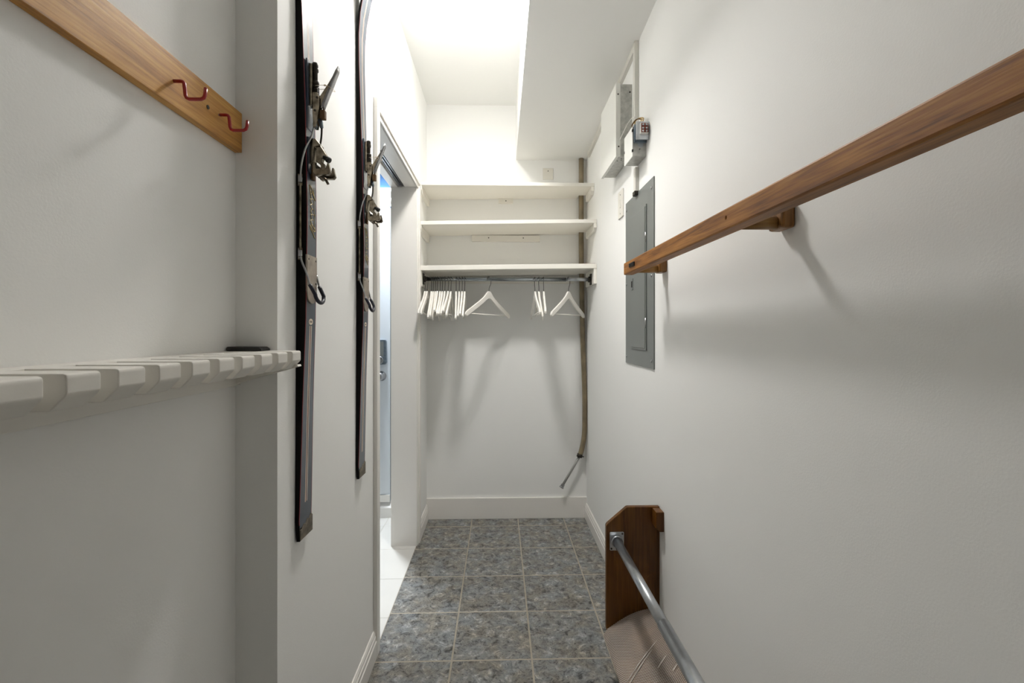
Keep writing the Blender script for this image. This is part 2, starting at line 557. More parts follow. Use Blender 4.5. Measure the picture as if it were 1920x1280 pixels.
# hall beyond the doorway ----------------------------------------------
struct(MB().box(-2.6, XJ, YD, YD + 0.1, 0, 2.7).build('wall_hall_end', 'blue'), 'blue painted hall wall above the entry door', 'wall')
struct(MB().box(-2.7, -2.6, YE, YD + 0.1, 0, 2.7).build('wall_hall_side', 'wall'), 'far white side wall of the hall', 'wall')
struct(MB().box(-2.7, XC - 0.12, YE - 0.1, YE, 0, 2.7).build('wall_hall_near', 'wall'), 'near white wall of the hall', 'wall')
struct(MB().box(-2.7, XJ, YE - 0.1, YD + 0.1, 2.7, 2.8).build('ceiling_hall', 'ceil'), 'white ceiling of the hall', 'ceiling')
d = struct(bpy.data.objects.new('door_1', None), 'pale entry door with keypad deadbolt and round knob', 'door')
COL.objects.link(d)
dx0, dx1 = -1.66, -0.735
MB().box(dx0, dx1, YD - 0.032, YD - 0.004, 0.10, 2.082, 0.002).build('slab', 'doorpaint', d)
MB().box(dx0, dx1, YD - 0.040, YD - 0.030, 0.10, 0.148, 0.002).build('door_sweep', 'trim', d)
MB().prism([(YD, 0.0), (YD - 0.055, 0.0), (YD - 0.055, 0.066), (YD - 0.04, 0.074), (YD, 0.098)], 'X', dx0 - 0.02, dx1 + 0.02).build('threshold', 'trim', d)
for z0, z1 in ((0.28, 0.92), (1.32, 1.93)):
    for a, b in ((dx0 + 0.13, dx0 + 0.41), (dx1 - 0.41, dx1 - 0.13)):
        MB().box(a, b, YD - 0.035, YD - 0.031, z0, z1, 0.0015).build('door_panel', 'doorpaint', d)
lk = MB().prism([(-0.832, 1.025), (-0.762, 1.025), (-0.752, 1.04), (-0.755, 1.18), (-0.762, 1.19), (-0.832, 1.19), (-0.84, 1.18), (-0.842, 1.04)], 'Y', YD - 0.060, YD - 0.031, 0.002).build('deadbolt', 'steelblue', d)
MB().prism([(-0.826, 1.078), (-0.771, 1.078), (-0.771, 1.178), (-0.826, 1.178)], 'Y', YD - 0.0615, YD - 0.059).build('keypad', 'panelgrey', lk)
MB().lathe([(0.026, 0), (0.026, 0.008), (0.02, 0.010), (0.0185, 0.006)], (-0.797, YD - 0.059, 1.054), (0, -1, 0)).build('cylinder_ring', 'chrome', lk)
MB().box(-0.801, -0.793, YD - 0.073, YD - 0.060, 1.04, 1.068, 0.002).build('thumb_turn', 'zinc', lk)
kb = MB().lathe([(0.033, 0), (0.033, 0.006), (0.016, 0.012), (0.013, 0.03), (0.024, 0.04), (0.029, 0.052), (0.027, 0.066), (0.018, 0.072), (0.008, 0.073)], (-0.792, YD - 0.031, 0.946), (0, -1, 0)).build('knob', 'chrome', d)
MB().lathe([(0.008, 0), (0.008, 0.002), (0.004, 0.0022)], (-0.792, YD - 0.104, 0.946), (0, -1, 0), 12).build('keyway', 'black', kb)
t2 = struct(bpy.data.objects.new('trim_2', None), 'white casing around the hall entry door', 'door casing')
COL.objects.link(t2)
MB().box(dx0 - 0.12, dx1 + 0.09, YD - 0.02, YD, 2.092, 2.205, 0.003).box(dx0 - 0.13, dx1 + 0.10, YD - 0.035, YD, 2.185, 2.212, 0.004).box(dx0 - 0.12, dx1 + 0.09, YD - 0.028, YD, 2.125, 2.142, 0.004).build('head_casing', 'trim', t2)
for a, b in ((dx0 - 0.10, dx0 - 0.012), (dx1 + 0.006, dx1 + 0.085)):
    MB().box(a, b, YD - 0.018, YD, 0, 2.095, 0.003).build('casing', 'trim', t2)

# ------------------------------------------------------------------ lamps
def drum_lamp(x, y, z, m, label, r=0.16, h=0.07):
    o = thing('ceiling_lamp_offscreen', label, 'lamp', (x, y, z))
    MB().lathe([(r * 1.06, 0), (r * 1.06, -0.018), (r * 1.0, -0.02)], (0, 0, 0), (0, 0, 1), 40).build('lamp_base', 'trim', o)
    MB().lathe([(r * 0.97, -0.018), (r * 0.97, -h + 0.004)], (0, 0, 0), (0, 0, 1), 40).build('lamp_shade_offscreen', m + '_side', o)
    MB().lathe([(r * 0.97, -h + 0.004), (r * 0.95, -h), (r * 0.6, -h - 0.008), (0.002, -h - 0.012)], (0, 0, 0), (0, 0, 1), 40).build('diffuser_offscreen', m, o)
    return o
drum_lamp(-0.10, 1.94, ZC, 'glow', 'white drum lamp on the closet ceiling above the skis', 0.105, 0.04)
sp = thing('hall_downlight_offscreen', 'small recessed downlight in the hall ceiling above the entry door', 'lamp', (-0.80, 3.0, 2.7))
MB().lathe([(0.060, 0.0), (0.074, 0.0), (0.074, -0.006), (0.060, -0.006)], (0, 0, 0), (0, 0, 1), 28).build('trim_ring', 'trim', sp)
MB().lathe([(0.058, 0.002), (0.058, -0.003), (0.03, -0.004)], (0, 0, 0), (0, 0, 1), 28).build('lens_offscreen', 'glowh', sp)
ld = bpy.data.lights.new('hall_downlight_beam_offscreen', 'SPOT')
ld.energy = 165
ld.color = (0.88, 0.94, 1.0)
ld.spot_size = math.radians(58)
ld.spot_blend = 0.6
ld.shadow_soft_size = 0.055
lo_ = bpy.data.objects.new('hall_downlight_beam_offscreen', ld)
COL.objects.link(lo_)
lo_.location = (0, 0, -0.07)
lo_.parent = sp

# ------------------------------------------------------------------ closet shelves
def tz(x):
    return (x - 0.05) * 0.0145
def shelf(name, label, zt, th, yf_l, yf_r, back_cleat, side_h, group=None):
    o = thing(name, label, 'shelf', (0.05, YB, zt), group)
    x0, x1 = XL + 0.001, XR - 0.001
    pts = [(x0, yf_l), (x1, yf_r), (x1, YB - 0.075), (0.522, YB - 0.075), (0.522, YB - 0.001), (x0, YB - 0.001)]
    b = MB().prism(pts, 'Z', zt - th, zt, 0.0015)
    b.v = [(p[0], p[1], p[2] + tz(p[0])) for p in b.v]
    b.build('board', 'shelf', o, (0.05, YB, zt)).location = (0, 0, 0)
    for side, xa, xb, yf in (('l', x0, x0 + 0.018, yf_l), ('r', x1 - 0.018, x1, yf_r)):
        z1 = zt - th + tz((xa + xb) / 2)
        ya = YB - 0.08 if side == 'r' else YB - 0.002
        pr = [(yf + 0.004, z1), (ya, z1), (ya, z1 - side_h), (yf + 0.03, z1 - side_h), (yf + 0.004, z1 - side_h * 0.6)]
        if side_h > 0.07:
            pr = [(yf + 0.004, z1), (ya, z1), (ya, z1 - side_h), (yf + 0.004, z1 - side_h)]
        MB().prism(pr, 'X', xa, xb, 0.001).build('side_cleat', 'shelf', o, (0.05, YB, zt)).location = (0, 0, 0)
    if back_cleat:
        a, b_, h_, screws = back_cleat
        k = MB().box(a, b_, YB - 0.02, YB - 0.001, zt - th - h_ + tz(a), zt - th + tz(a), 0.001).build('back_cleat', 'shelf', o, (0.05, YB, zt))
        k.location = (0, 0, 0)
        for sx in screws:
            q = MB().lathe([(0.0038, 0), (0.0038, 0.0012), (0.002, 0.0014)], (sx, YB - 0.0198, zt - th - h_ / 2), (0, -1, 0), 10).build('screw', 'darkmetal', k, (0.05, YB, zt))
            q.location = (0, 0, 0)
    return o
shelf('closet_shelf', 'topmost white shelf, just below the soffit and blank wall plate', 2.150, 0.021, 2.80, 2.85, (-0.004, 0.093, 0.032, (0.045,)), 0.045)
shelf('closet_shelf', 'middle white shelf with a long cleat under its back edge', 1.910, 0.022, 2.785, 2.775, (-0.181, 0.271, 0.042, (-0.07, 0.16)), 0.045)
s3 = shelf('closet_shelf', 'lowest white shelf with the clothes rod hung underneath', 1.645, 0.028, 2.785, 2.775, (XL + 0.02, 0.50, 0.045, ()), 0.092)

# clothes rod
RZ, RY = 1.566, 2.86
r_ = thing('closet_rod', 'chrome clothes rod with hangers under the lowest shelf', 'rod', (0.05, RY, RZ))
MB().tube([(-0.513, 0, 0), (0.36, 0, 0)], 0.0125, 20).build('outer_tube', 'steel', r_)
MB().tube([(0.36, 0, 0), (0.514, 0, 0)], 0.0112, 20).build('inner_tube', 'zinc', r_)
MB().box(-0.5135, -0.508, -0.022, 0.022, -0.034, 0.034, 0.002).lathe([(0.018, 0), (0.018, 0.012), (0.0135, 0.013)], (-0.509, 0, 0), (1, 0, 0)).build('end_flange', 'darkmetal', r_)
MB().box(0.510, 0.5165, -0.022, 0.022, -0.034, 0.034, 0.002).lathe([(0.018, 0), (0.018, 0.012), (0.0135, 0.013)], (0.511, 0, 0), (-1, 0, 0)).build('end_flange', 'darkmetal', r_)

# hangers
def make_hanger(label, group):
    o = thing('coat_hanger', label, 'hanger', (0, 0, 0), group)
    up = [(0, -0.074), (0.010, -0.0755), (0.019, -0.083), (0.034, -0.100), (0.055, -0.117), (0.09, -0.140), (0.13, -0.163), (0.17, -0.186), (0.195, -0.200), (0.207, -0.210), (0.213, -0.222)]
    dn = [(0.209, -0.232), (0.196, -0.232), (0.17, -0.217), (0.13, -0.194), (0.09, -0.171), (0.055, -0.149), (0.03, -0.131), (0.012, -0.120), (0, -0.118)]
    right = up + dn
    pts = right + [(-x, z) for x, z in reversed(right) if x > 0]
    MB().prism(pts, 'Y', -0.0055, 0.0055, 0.0022).build('shoulder', 'hanger', o)
    MB().tube([(-0.19, 0, -0.2175), (0.19, 0, -0.2175)], 0.0034, 8).build('trouser_bar', 'hanger', o)
    R = 0.0195
    cz = 0.0125 + 0.0018 - R
    path = [(R * math.cos(a), 0, cz + R * math.sin(a)) for a in [math.radians(195 - 19 * k) for k in range(12)]]
    path += [(0.017, 0, -0.030), (0.008, 0, -0.042), (0.002, 0, -0.055), (0, 0, -0.08)]
    MB().tube(path, 0.0018, 8).build('hook', 'wire', o)
    return o
h0 = None
def hang(x, off, roll, label, group, yaw=None):
    global h0
    if h0 is None:
        h0 = make_hanger(label, group)
        o = h0
    else:
        o = copy_tree(h0)
        o['label'] = label
        if group:
            o['group'] = group
        elif 'group' in o:
            del o['group']
    o.location = (x, RY, RZ)
    a = (math.asin(off / 0.213) + PI / 2) if yaw is None else yaw
    o.rotation_euler = (0, math.radians(roll), a)
    return o
xs = [-0.451, -0.4385, -0.414, -0.402, -0.390, -0.377, -0.360, -0.347, -0.3315, -0.311, -0.295, -0.263, -0.244, -0.226, -0.211]
of = [-0.004, -0.003, 0.010, 0.011, 0.012, 0.013, 0.008, 0.006, 0.003, -0.003, -0.005, 0.016, 0.010, 0.005, 0.004]
ro = [2, 2, -4, -2, -7, 6, 1.4, 1, 1.4, 5, -1, -6, -2, 1, -2]
for i, (x, q, r) in enumerate(zip(xs, of, ro)):
    lb = {0: 'end hanger of the long white bunch, right against the shelf side support',
          4: 'white hanger whose front end tips lowest in the long bunch',
          14: 'end hanger of the long white bunch, next to the lone sideways hanger'}.get(i, 'white wooden coat hanger inside the long bunch beside the door casing')
    hang(x, q, r, lb, 'hangers bunched at the door end')
hang(-0.062, 0, 1, 'lone white coat hanger turned sideways between the two bunches', None, math.radians(52))
for x, q, r, lb in zip((0.219, 0.244, 0.273), (0.012, 0.004, -0.010), (3, -3, 4), (
        'white hanger in the trio, on the side towards the long bunch', 'middle white hanger of the trio on the clothes rod',
        'white hanger in the trio, on the side towards the brown pipe')):
    hang(x, q, r, lb, 'bunch of three hangers')
hang(0.426, 0, 0, 'lone white coat hanger turned sideways in front of the brown pipe', None, math.radians(53))

# brown slip lying on the lowest shelf
tag(MB().box(0.512, 0.580, 2.80, 2.86, 1.6535, 1.6575, 0.001).build('wood_shim', 'tray'), 'thin brown wooden shim lying on the lowest shelf', 'shim')
# wall plates
def plate(name, label, c, normal, w_, h_, screws):
    o = thing(name, label, 'wall plate', c)
    n = Vector(normal)
    side = Vector((0, 0, 1)).cross(n)
    MB().obb(n * 0.003, side, (0, 0, 1), n, w_, h_, 0.006, 0.0018).build('cover', 'plate', o)
    for a, b in screws:
        MB().lathe([(0.0032, 0), (0.0032, 0.001), (0.0016, 0.0012)], n * 0.0058 + side * a + Vector((0, 0, b)), n, 10).build('screw', 'darkmetal', o)
    return o
plate('wall_plate', 'blank square wall plate on the end wall above the shelves', (0.327, YB, 2.300), (0, -1, 0), 0.070, 0.075, ((0, 0.018),))
p2 = plate('wall_plate', 'narrow white switch plate on wall between shelves and breaker panel', (XR, 2.217, 1.855), (-1, 0, 0), 0.085, 0.130, ((0, 0.045), (0, -0.045)))
MB().box(-0.0085, -0.0055, -0.008, 0.008, -0.018, 0.018, 0.001).build('switch', 'plate', p2)
plate('wall_plate', 'white wall plate low on the closet side wall under the hangers', (XL, 2.86, 1.17), (1, 0, 0), 0.072, 0.115, ((0, 0.03), (0, -0.03)))

# brown hose pipe in the back corner ---------------------------------------
PY = 3.093
def smooth_path(pts, n=8):
    out = []
    P_ = [Vector(p) for p in pts]
    for i in range(len(P_) - 1):
        a, b, c, e = P_[max(i - 1, 0)], P_[i], P_[i + 1], P_[min(i + 2, len(P_) - 1)]
        for k in range(n):
            u = k / n
            out.append(0.5 * ((2 * b) + (-a + c) * u + (2 * a - 5 * b + 4 * c - e) * u * u + (-a + 3 * b - 3 * c + e) * u ** 3))
    out.append(P_[-1])
    return out
pp = thing('hose_pipe', 'brown pipe running down the back corner, ending in grey tube', 'pipe', (0.55, PY, 0.2))
O = Vector((0.55, PY, 0.2))
def rel(pts):
    return [Vector(p) - O for p in pts]
MB().tube(rel(smooth_path([(0.546, PY, 2.398), (0.546, PY, 2.0), (0.547, PY, 1.75), (0.550, PY, 1.5), (0.556, PY, 1.18), (0.567, PY - 0.005, 0.86), (0.568, PY - 0.008, 0.68), (0.563, PY - 0.012, 0.55), (0.545, PY - 0.016, 0.46), (0.528, PY - 0.02, 0.415)])), 0.0165, 14).build('hose', 'pipe', pp)
MB().tube(rel([(0.536, PY - 0.017, 0.436), (0.528, PY - 0.0195, 0.414)]), 0.0185, 14).lathe([(0.004, 0), (0.004, 0.02), (0.003, 0.02)], Vector((0.54, PY - 0.03, 0.42)) - O, (0.6, -0.6, 0.2), 10).build('clamp', 'darkmetal', pp)
MB().tube(rel([(0.533, PY - 0.02, 0.424), (0.478, PY - 0.024, 0.332), (0.414, PY - 0.03, 0.228)]), 0.0085, 12).build('tube', 'greytube', pp)
MB().lathe([(0.012, 0), (0.012, 0.016), (0.015, 0.016), (0.015, 0.026), (0.008, 0.026), (0.008, 0.014)], Vector((0.421, PY - 0.03, 0.239)) - O, (-0.53, -0.2, -0.82), 12).build('end_fitting', 'chrome', pp)

# ------------------------------------------------------------------ right wall: electrics
bp_ = thing('breaker_panel', 'grey metal breaker panel cover set flat on the wall', 'breaker panel', (XR, 1.93, 1.46))
def R(x, y, z):
    return (x - XR, y - 1.93, z - 1.46)
def boxR(mb, x0, x1, y0, y1, z0, z1, bev=0):
    a, b = R(x0, y0, z0), R(x1, y1, z1)
    return mb.box(a[0], b[0], a[1], b[1], a[2], b[2], bev)
boxR(MB(), XR - 0.005, XR, 1.738, 2.127, 1.105, 1.832, 0.0015).build('cover_plate', 'panelgrey', bp_)
pd = boxR(MB(), XR - 0.011, XR - 0.004, 1.828, 2.018, 1.180, 1.742, 0.002).build('panel_door', 'panelgrey', bp_)
boxR(MB(), XR - 0.0085, XR - 0.0045, 1.820, 2.026, 1.172, 1.750, 0.001).build('door_frame', 'panelgrey', bp_)
boxR(MB(), XR - 0.0135, XR - 0.0105, 1.985, 2.008, 1.425, 1.475, 0.001).build('latch_plate', 'panelgrey', pd)
boxR(MB(), XR - 0.0155, XR - 0.013, 1.991, 2.002, 1.437, 1.463, 0.0008).build('latch', 'black', pd)
for z in (1.62, 1.28):
    MB().tube([R(XR - 0.008, 1.8245, z - 0.02), R(XR - 0.008, 1.8245, z + 0.02)], 0.003, 8).build('hinge', 'chrome', pd)
for y, z in ((1.762, 1.795), (2.11, 1.795), (1.762, 1.46), (2.11, 1.46), (1.762, 1.135), (2.11, 1.135)):
    MB().lathe([(0.006, 0), (0.006, 0.002), (0.003, 0.003)], R(XR - 0.0048, y, z), (-1, 0, 0), 12).build('screw', 'chrome', bp_)

# surface raceways
rc = thing('cable_raceway', 'white metal raceway up the wall from breaker panel to soffit', 'cable duct', (XR, 1.95, 1.83))
MB().box(-0.016, 0, -0.013, 0.013, -0.01, 0.106, 0.002).build('lower_channel', 'raceway', rc)
MB().box(-0.018, 0.0, -0.012, 0.016, 0.235, sof(1.95) - 1.83, 0.002).build('upper_channel', 'raceway', rc)
MB().box(-0.020, 0, -0.016, 0.016, -0.012, 0.006, 0.002).build('end_clip', 'darkmetal', rc)
rr = MB().prism([(1.97, sof(1.97)), (3.0, sof(3.0)), (3.0, sof(3.0) - 0.030), (1.97, sof(1.97) - 0.030)], 'X', XR - 0.016, XR, 0.001).build('raceway_strip', 'raceway')
tag(rr, 'long white raceway strip in the corner under the soffit', 'cable duct')

# white enamel box
eb = thing('metal_box', 'white metal service box mounted high on the wall', 'metal box', (XR, 2.19, 2.02))
def E_(x0, x1, y0, y1, z0, z1, bev=0.0, mb=None):
    return (mb or MB()).box(x0 - XR, x1 - XR, y0 - 2.19, y1 - 2.19, z0 - 2.02, z1 - 2.02, bev)
E_(0.5245, XR, 2.042, 2.335, 2.020, 2.336, 0.001).build('body', 'galv', eb)
m_ = E_(0.513, 0.5255, 2.038, 2.34, 2.016, 2.340, 0.001)
E_(0.5135, 0.533, 2.0385, 2.042, 2.017, 2.338, 0.0, m_)
m_.build('cover', 'boxwhite', eb)
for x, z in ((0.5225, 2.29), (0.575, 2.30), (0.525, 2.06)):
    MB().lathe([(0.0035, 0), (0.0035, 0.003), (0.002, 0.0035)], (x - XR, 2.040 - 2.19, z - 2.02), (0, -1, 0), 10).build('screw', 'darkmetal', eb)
for x, y in ((0.545, 2.07), (0.535, 2.10), (0.55, 2.09)):
    MB().lathe([(0.003, 0), (0.003, 0.0012), (0.002, 0.0014)], (x - XR, y - 2.19, -0.0002), (0, 0, -1), 10).build('rivet_and_hole_disc', 'darkmetal', eb)  # dark discs stand in for the shaded insides of small knockout holes

# junction box with doorbell transformer
jb = thing('junction_box', 'galvanised junction box below the raceway with loose wires', 'junction box', (XR, 1.90, 1.945))
def J(x, y, z):
    return (x - XR, y - 1.90, z - 1.945)
a, b = J(0.531, 1.842, 1.945), J(XR, 1.957, 2.062)
bx = MB().box(a[0], b[0], a[1], b[1], a[2], b[2], 0.0015).build('body', 'galv', jb)
a, b = J(0.5285, 1.840, 1.943), J(0.532, 1.960, 2.062)
MB().box(a[0], b[0], a[1], b[1], a[2], b[2], 0.0008).build('cover', 'boxwhite', jb)
for y, z in ((1.8405, 2.045), (1.8405, 1.965), (1.955, 2.0)):
    c = J(0.529, y, z)
    MB().box(c[0] - 0.002, c[0] + 0.003, c[1] - 0.003, c[1] + 0.003, c[2] - 0.005, c[2] + 0.005).build('cover_clip', 'black', jb)
drill(bx, J(0.5585, 1.842, 1.972), (0, 1, 0), 0.0035, 0.03)
MB().lathe([(0.012, 0), (0.012, 0.0008), (0.0105, 0.0008)], J(0.562, 1.8422, 1.992), (0, -1, 0), 20).build('knockout', 'zinc', jb)
MB().tube([Vector(J(*p)) for p in smooth_path([(0.545, 1.86, 2.055), (0.548, 1.87, 2.092), (0.556, 1.86, 2.100), (0.562, 1.83, 2.09), (0.555, 1.815, 2.068)])], 0.0022, 8).build('wire', 'yellowwire', jb)
MB().tube([Vector(J(*p)) for p in smooth_path([(0.536, 1.87, 2.056), (0.540, 1.88, 2.085), (0.553, 1.85, 2.096), (0.568, 1.825, 2.088), (0.560, 1.81, 2.066)])], 0.0022, 8).build('wire', 'yellowwire', jb)
MB().tube([Vector(J(*p)) for p in smooth_path([(0.534, 1.85, 2.052), (0.533, 1.86, 2.075), (0.548, 1.85, 2.094), (0.562, 1.82, 2.080)])], 0.002, 8).build('wire', 'rust', jb)
MB().tube([Vector(J(*p)) for p in smooth_path([(0.522, 2.0, 2.075), (0.535, 1.95, 2.11), (0.548, 1.91, 2.128), (0.556, 1.90, 2.118), (0.557, 1.90, 2.06)])], 0.002, 8).build('wire', 'whitewire', jb)
tr = thing('doorbell_transformer', 'small steel transformer with brown terminals on the junction box', 'transformer', (0.56, 1.842, 2.03))
MB().box(-0.026, 0.024, -0.010, 0.0, -0.035, 0.037, 0.0015).box(-0.022, 0.020, -0.034, -0.010, -0.030, 0.032, 0.003).build('case', 'steelblue', tr)
MB().box(-0.027, 0.025, -0.038, -0.034, -0.034, 0.036, 0.001).build('front_plate', 'zinc', tr)
tb = MB().box(-0.013, 0.019, -0.047, -0.037, -0.015, 0.027, 0.001).build('terminal_frame', 'boxwhite', tr)
MB().box(-0.009, 0.018, -0.050, -0.046, -0.010, 0.025, 0.001).build('terminal_block', 'copper', tb)
for x in (-0.003, 0.010):
    for z in (0.018, 0.005, -0.006):
        MB().lathe([(0.0045, 0), (0.0045, 0.003), (0.003, 0.004)], (x, -0.0498, z), (0, -1, 0), 10).build('terminal_screw', 'chrome', tb)

# ------------------------------------------------------------------ wooden wall rail
ra = thing('wall_rail', 'long brown wooden rail standing off the right wall on brackets', 'rail', (0.47, 1.69, 1.47))
def rl(x, y, z):
    return (x - 0.47, y - 1.69, z - 1.47)
a, b = rl(0.455, -0.6, 1.4535), rl(0.490, 1.695, 1.4965)
MB().box(a[0], b[0], a[1], b[1], a[2], b[2], 0.0035).build('bar', 'rail', ra)
drill(ra.children[0], rl(0.455, 0.925, 1.477), (1, 0, 0), 0.0045, 0.022)
for y in (0.93, 1.635, 0.05):
    c0, c1 = rl(0.488, y, 1.468), rl(0.562, y, 1.468)
    br = MB().box(rl(0.558, 0, 0)[0], rl(XR, 0, 0)[0], y - 1.69 - 0.025, y - 1.69 + 0.025, rl(0, 0, 1.4545)[2], rl(0, 0, 1.505)[2], 0.005).build('bracket_block', 'block', ra)
    MB().tube([c0, c1], 0.0135, 16).build('bracket_arm', 'arm', br)
pdv = rl(0.4555, 1.585, 1.4765)
mb = MB().box(pdv[0] - 0.004, pdv[0] + 0.001, pdv[1] - 0.03, pdv[1] + 0.03, pdv[2] - 0.007, pdv[2] + 0.007, 0.002)
for k in range(6):
    mb.box(pdv[0] - 0.0052, pdv[0] - 0.0035, pdv[1] - 0.027 + k * 0.01, pdv[1] - 0.022 + k * 0.01, pdv[2] - 0.006, pdv[2] + 0.006)
mb.build('rubber_pad', 'black', ra)

# ------------------------------------------------------------------ boot tray
BY = 1.686
bt = thing('boot_rack', 'dark wooden wall rack with chrome bar and perforated drip sheet', 'boot rack', (XR, BY, 0.16))
def B(x, y, z):
    return (x - XR, y - BY, z - 0.16)
prof = [(0.389, 0.163), (0.389, 0.541), (0.392, 0.547), (0.463, 0.607), (0.468, 0.609), (XR, 0.609), (XR, 0.163)]
for y in (BY, 0.74):
    MB().prism([(p[0] - XR, p[1] - 0.16) for p in prof], 'Y', y - BY, y - BY + 0.019, 0.002).build('end_panel', 'tray', bt)
MB().prism([(p[0] - XR, p[1] - 0.16) for p in [(0.557, 0.606), (XR, 0.606), (XR, 0.536), (0.570, 0.536), (0.557, 0.548)]], 'Y', 1.640 - BY, 0.0, 0.002).build('wall_cleat', 'tray', bt)
MB().prism([(p[0] - XR, p[1] - 0.16) for p in [(0.557, 0.606), (XR, 0.606), (XR, 0.536), (0.570, 0.536), (0.557, 0.548)]], 'Y', 0.759 - BY, 0.80 - BY, 0.002).build('wall_cleat', 'tray', bt)
# sloping floor board and the sagging sheet over it
MB().prism([(p[0] - XR, p[1] - 0.16) for p in [(0.392, 0.156), (XR, 0.238), (XR, 0.226), (0.392, 0.144)]], 'Y', 0.76 - BY, -0.001).build('base_board', 'trayedge', bt)
V, F = [], []
NX, NY = 14, 40
for j in range(NY + 1):
    for i in range(NX + 1):
        u, v_ = i / NX, j / NY
        y = BY - 0.002 - v_ * (BY - 0.765)
        x = 0.378 + u * (XR - 0.001 - 0.378)
        z = 0.160 + 0.088 * u + 0.014 * math.sin(PI * u) + 0.004 * math.sin(9 * v_ + 3 * u) * math.sin(PI * u)
        if i == 0:
            z -= 0.012
        V.append(B(x, y, z))
n0 = len(V)
V += [(p[0], p[1], p[2] - 0.002) for p in V]
for j in range(NY):
    for i in range(NX):
        q = j * (NX + 1) + i
        F.append((q, q + 1, q + NX + 2, q + NX + 1))
        F.append((n0 + q, n0 + q + NX + 1, n0 + q + NX + 2, n0 + q + 1))
sh = MB().add(V, F, True).build('drip_sheet', 'sheet', bt)
sh['label'] = 'brown perforated plastic drip sheet'
def sheet_pt(u, y):
    return Vector(B(0.378 + u * (XR - 0.379), y, 0.160 + 0.088 * u + 0.014 * math.sin(PI * u) + 0.0035))
for (u0, y0, u1, y1) in ((0.06, 1.421, 0.68, 1.518), (0.05, 1.404, 0.55, 1.488), (0.51, 1.41, 0.71, 1.447), (0.68, 1.38, 0.80, 1.403), (0.25, 1.28, 0.55, 1.33)):
    MB().tube([sheet_pt(u0 + (u1 - u0) * k / 6, y0 + (y1 - y0) * k / 6) for k in range(7)], [0.0004, 0.001, 0.0012, 0.0012, 0.0011, 0.0009, 0.0003], 6).build('scratch', 'scuff', sh)
fl_ = MB().prism([(p[0] - XR, p[1] - 0.16) for p in [(0.404, 0.453), (0.450, 0.453), (0.453, 0.456), (0.453, 0.517), (0.450, 0.520), (0.404, 0.520), (0.401, 0.517), (0.401, 0.456)]], 'Y', -0.003, 0.0, 0.0008)
fl_.lathe([(0.0215, 0), (0.0215, 0.012), (0.0182, 0.012), (0.0182, 0.002)], B(0.427, BY - 0.002, 0.487), (0, -1, 0), 24)
fo = fl_.build('bar_flange', 'zinc', bt)
for dx, dz in ((0.020, 0.027), (-0.020, -0.027), (0.0, -0.0285)):
    MB().lathe([(0.0035, 0), (0.0035, 0.002), (0.002, 0.0025)], B(0.427 + dx, BY - 0.003, 0.487 + dz), (0, -1, 0), 10).build('screw', 'darkmetal', fo)
MB().tube([B(0.427, BY - 0.002, 0.487), B(0.427, 1.20, 0.487)], 0.0148, 24).build('inner_bar', 'zinc', bt)
MB().tube([B(0.427, 1.20, 0.487), B(0.427, 0.76, 0.487)], 0.0168, 24).build('outer_bar', 'zinc', bt)

# ------------------------------------------------------------------ hook board on the left
HB0, HB1 = 1.635, 1.7195
hb = thing('hook_board', 'golden stained wooden board along the recessed left wall', 'board', (XC, YE, HB0))
MB().box(0, 0.0155, -1.6, -0.002, 0, HB1 - HB0, 0.0008).build('plank', 'boardgold', hb)
MB().lathe([(0.004, 0), (0.004, 0.0014), (0.002, 0.001)], (0.0152, 0.907 - YE, 1.677 - HB0), (1, 0, 0), 14).build('screw', 'darkmetal', hb)
def red_hook(y, z, label, stem):
    o = thing('storage_hook', label, 'hook', (XC + 0.0155, y, z))
    MB().tube([(-0.010, 0, 0), (0.0035, 0, 0)], 0.0022, 10).build('threaded_shank', 'chrome', o)
    s = stem
    path = [(s, 0, 0), (s + 0.012, 0, 0), (s + 0.0155, 0, -0.001), (s + 0.0175, 0, -0.004), (s + 0.0185, 0, -0.013), (s + 0.0195, 0, -0.024), (s + 0.0215, 0, -0.0285), (s + 0.026, 0, -0.0305), (s + 0.036, 0, -0.0305), (s + 0.046, 0, -0.0302), (s + 0.0505, 0, -0.028), (s + 0.0525, 0, -0.023), (s + 0.0535, 0, -0.0125)]
    mb_ = MB().tube(path, 0.0030, 12)
    mb_.lathe([(0.0030, 0), (0.0027, 0.0012), (0.0018, 0.0022), (0.0005, 0.0026)], path[-1], (0.1, 0, 1), 12)
    mb_.build('coated_hook', 'redvinyl', o)
red_hook(0.814, 1.677, 'red coated storage hook screwed into middle of the wooden board', 0.0)
red_hook(0.943, 1.679, 'red coated storage hook near the end of the wooden board', 0.002)

# ------------------------------------------------------------------ slotted rack on the left
ZT = 1.2075
XF = -0.427
rk = thing('slotted_rack', 'white painted wooden rack with comb slots under the hook board', 'rack', (XC, YE, ZT))
def K(x, y, z):
    return (x - XC, y - YE, z - ZT)
yf = 1.0175
XS = -0.530                      # slots end here
prof = [(XS - 0.002, ZT), (XF - 0.004, ZT), (XF - 0.001, ZT - 0.001), (XF, ZT - 0.004), (XF, ZT - 0.020), (XF - 0.002, ZT - 0.023), (XF - 0.016, ZT - 0.037), (XF - 0.018, ZT - 0.038), (XS - 0.002, ZT - 0.038)]
MB().box(0.0005, XS - XC, -1.45, -0.001, -0.038, 0, 0.001).build('back_board', 'rackpaint', rk)
fin = None
k = 0
y1 = yf
while y1 > -0.35:
    if fin is None:
        fin = MB().prism([(p[0] - XC, p[1] - ZT) for p in prof], 'Y', -0.040, 0.0, 0.0012).build('finger', 'rackpaint', rk)
        o = fin
    else:
        o = bpy.data.objects.new('finger', fin.data)
        COL.objects.link(o)
        o.parent = rk
    o.location = (0, y1 - YE, 0)
    y1 -= 0.0631
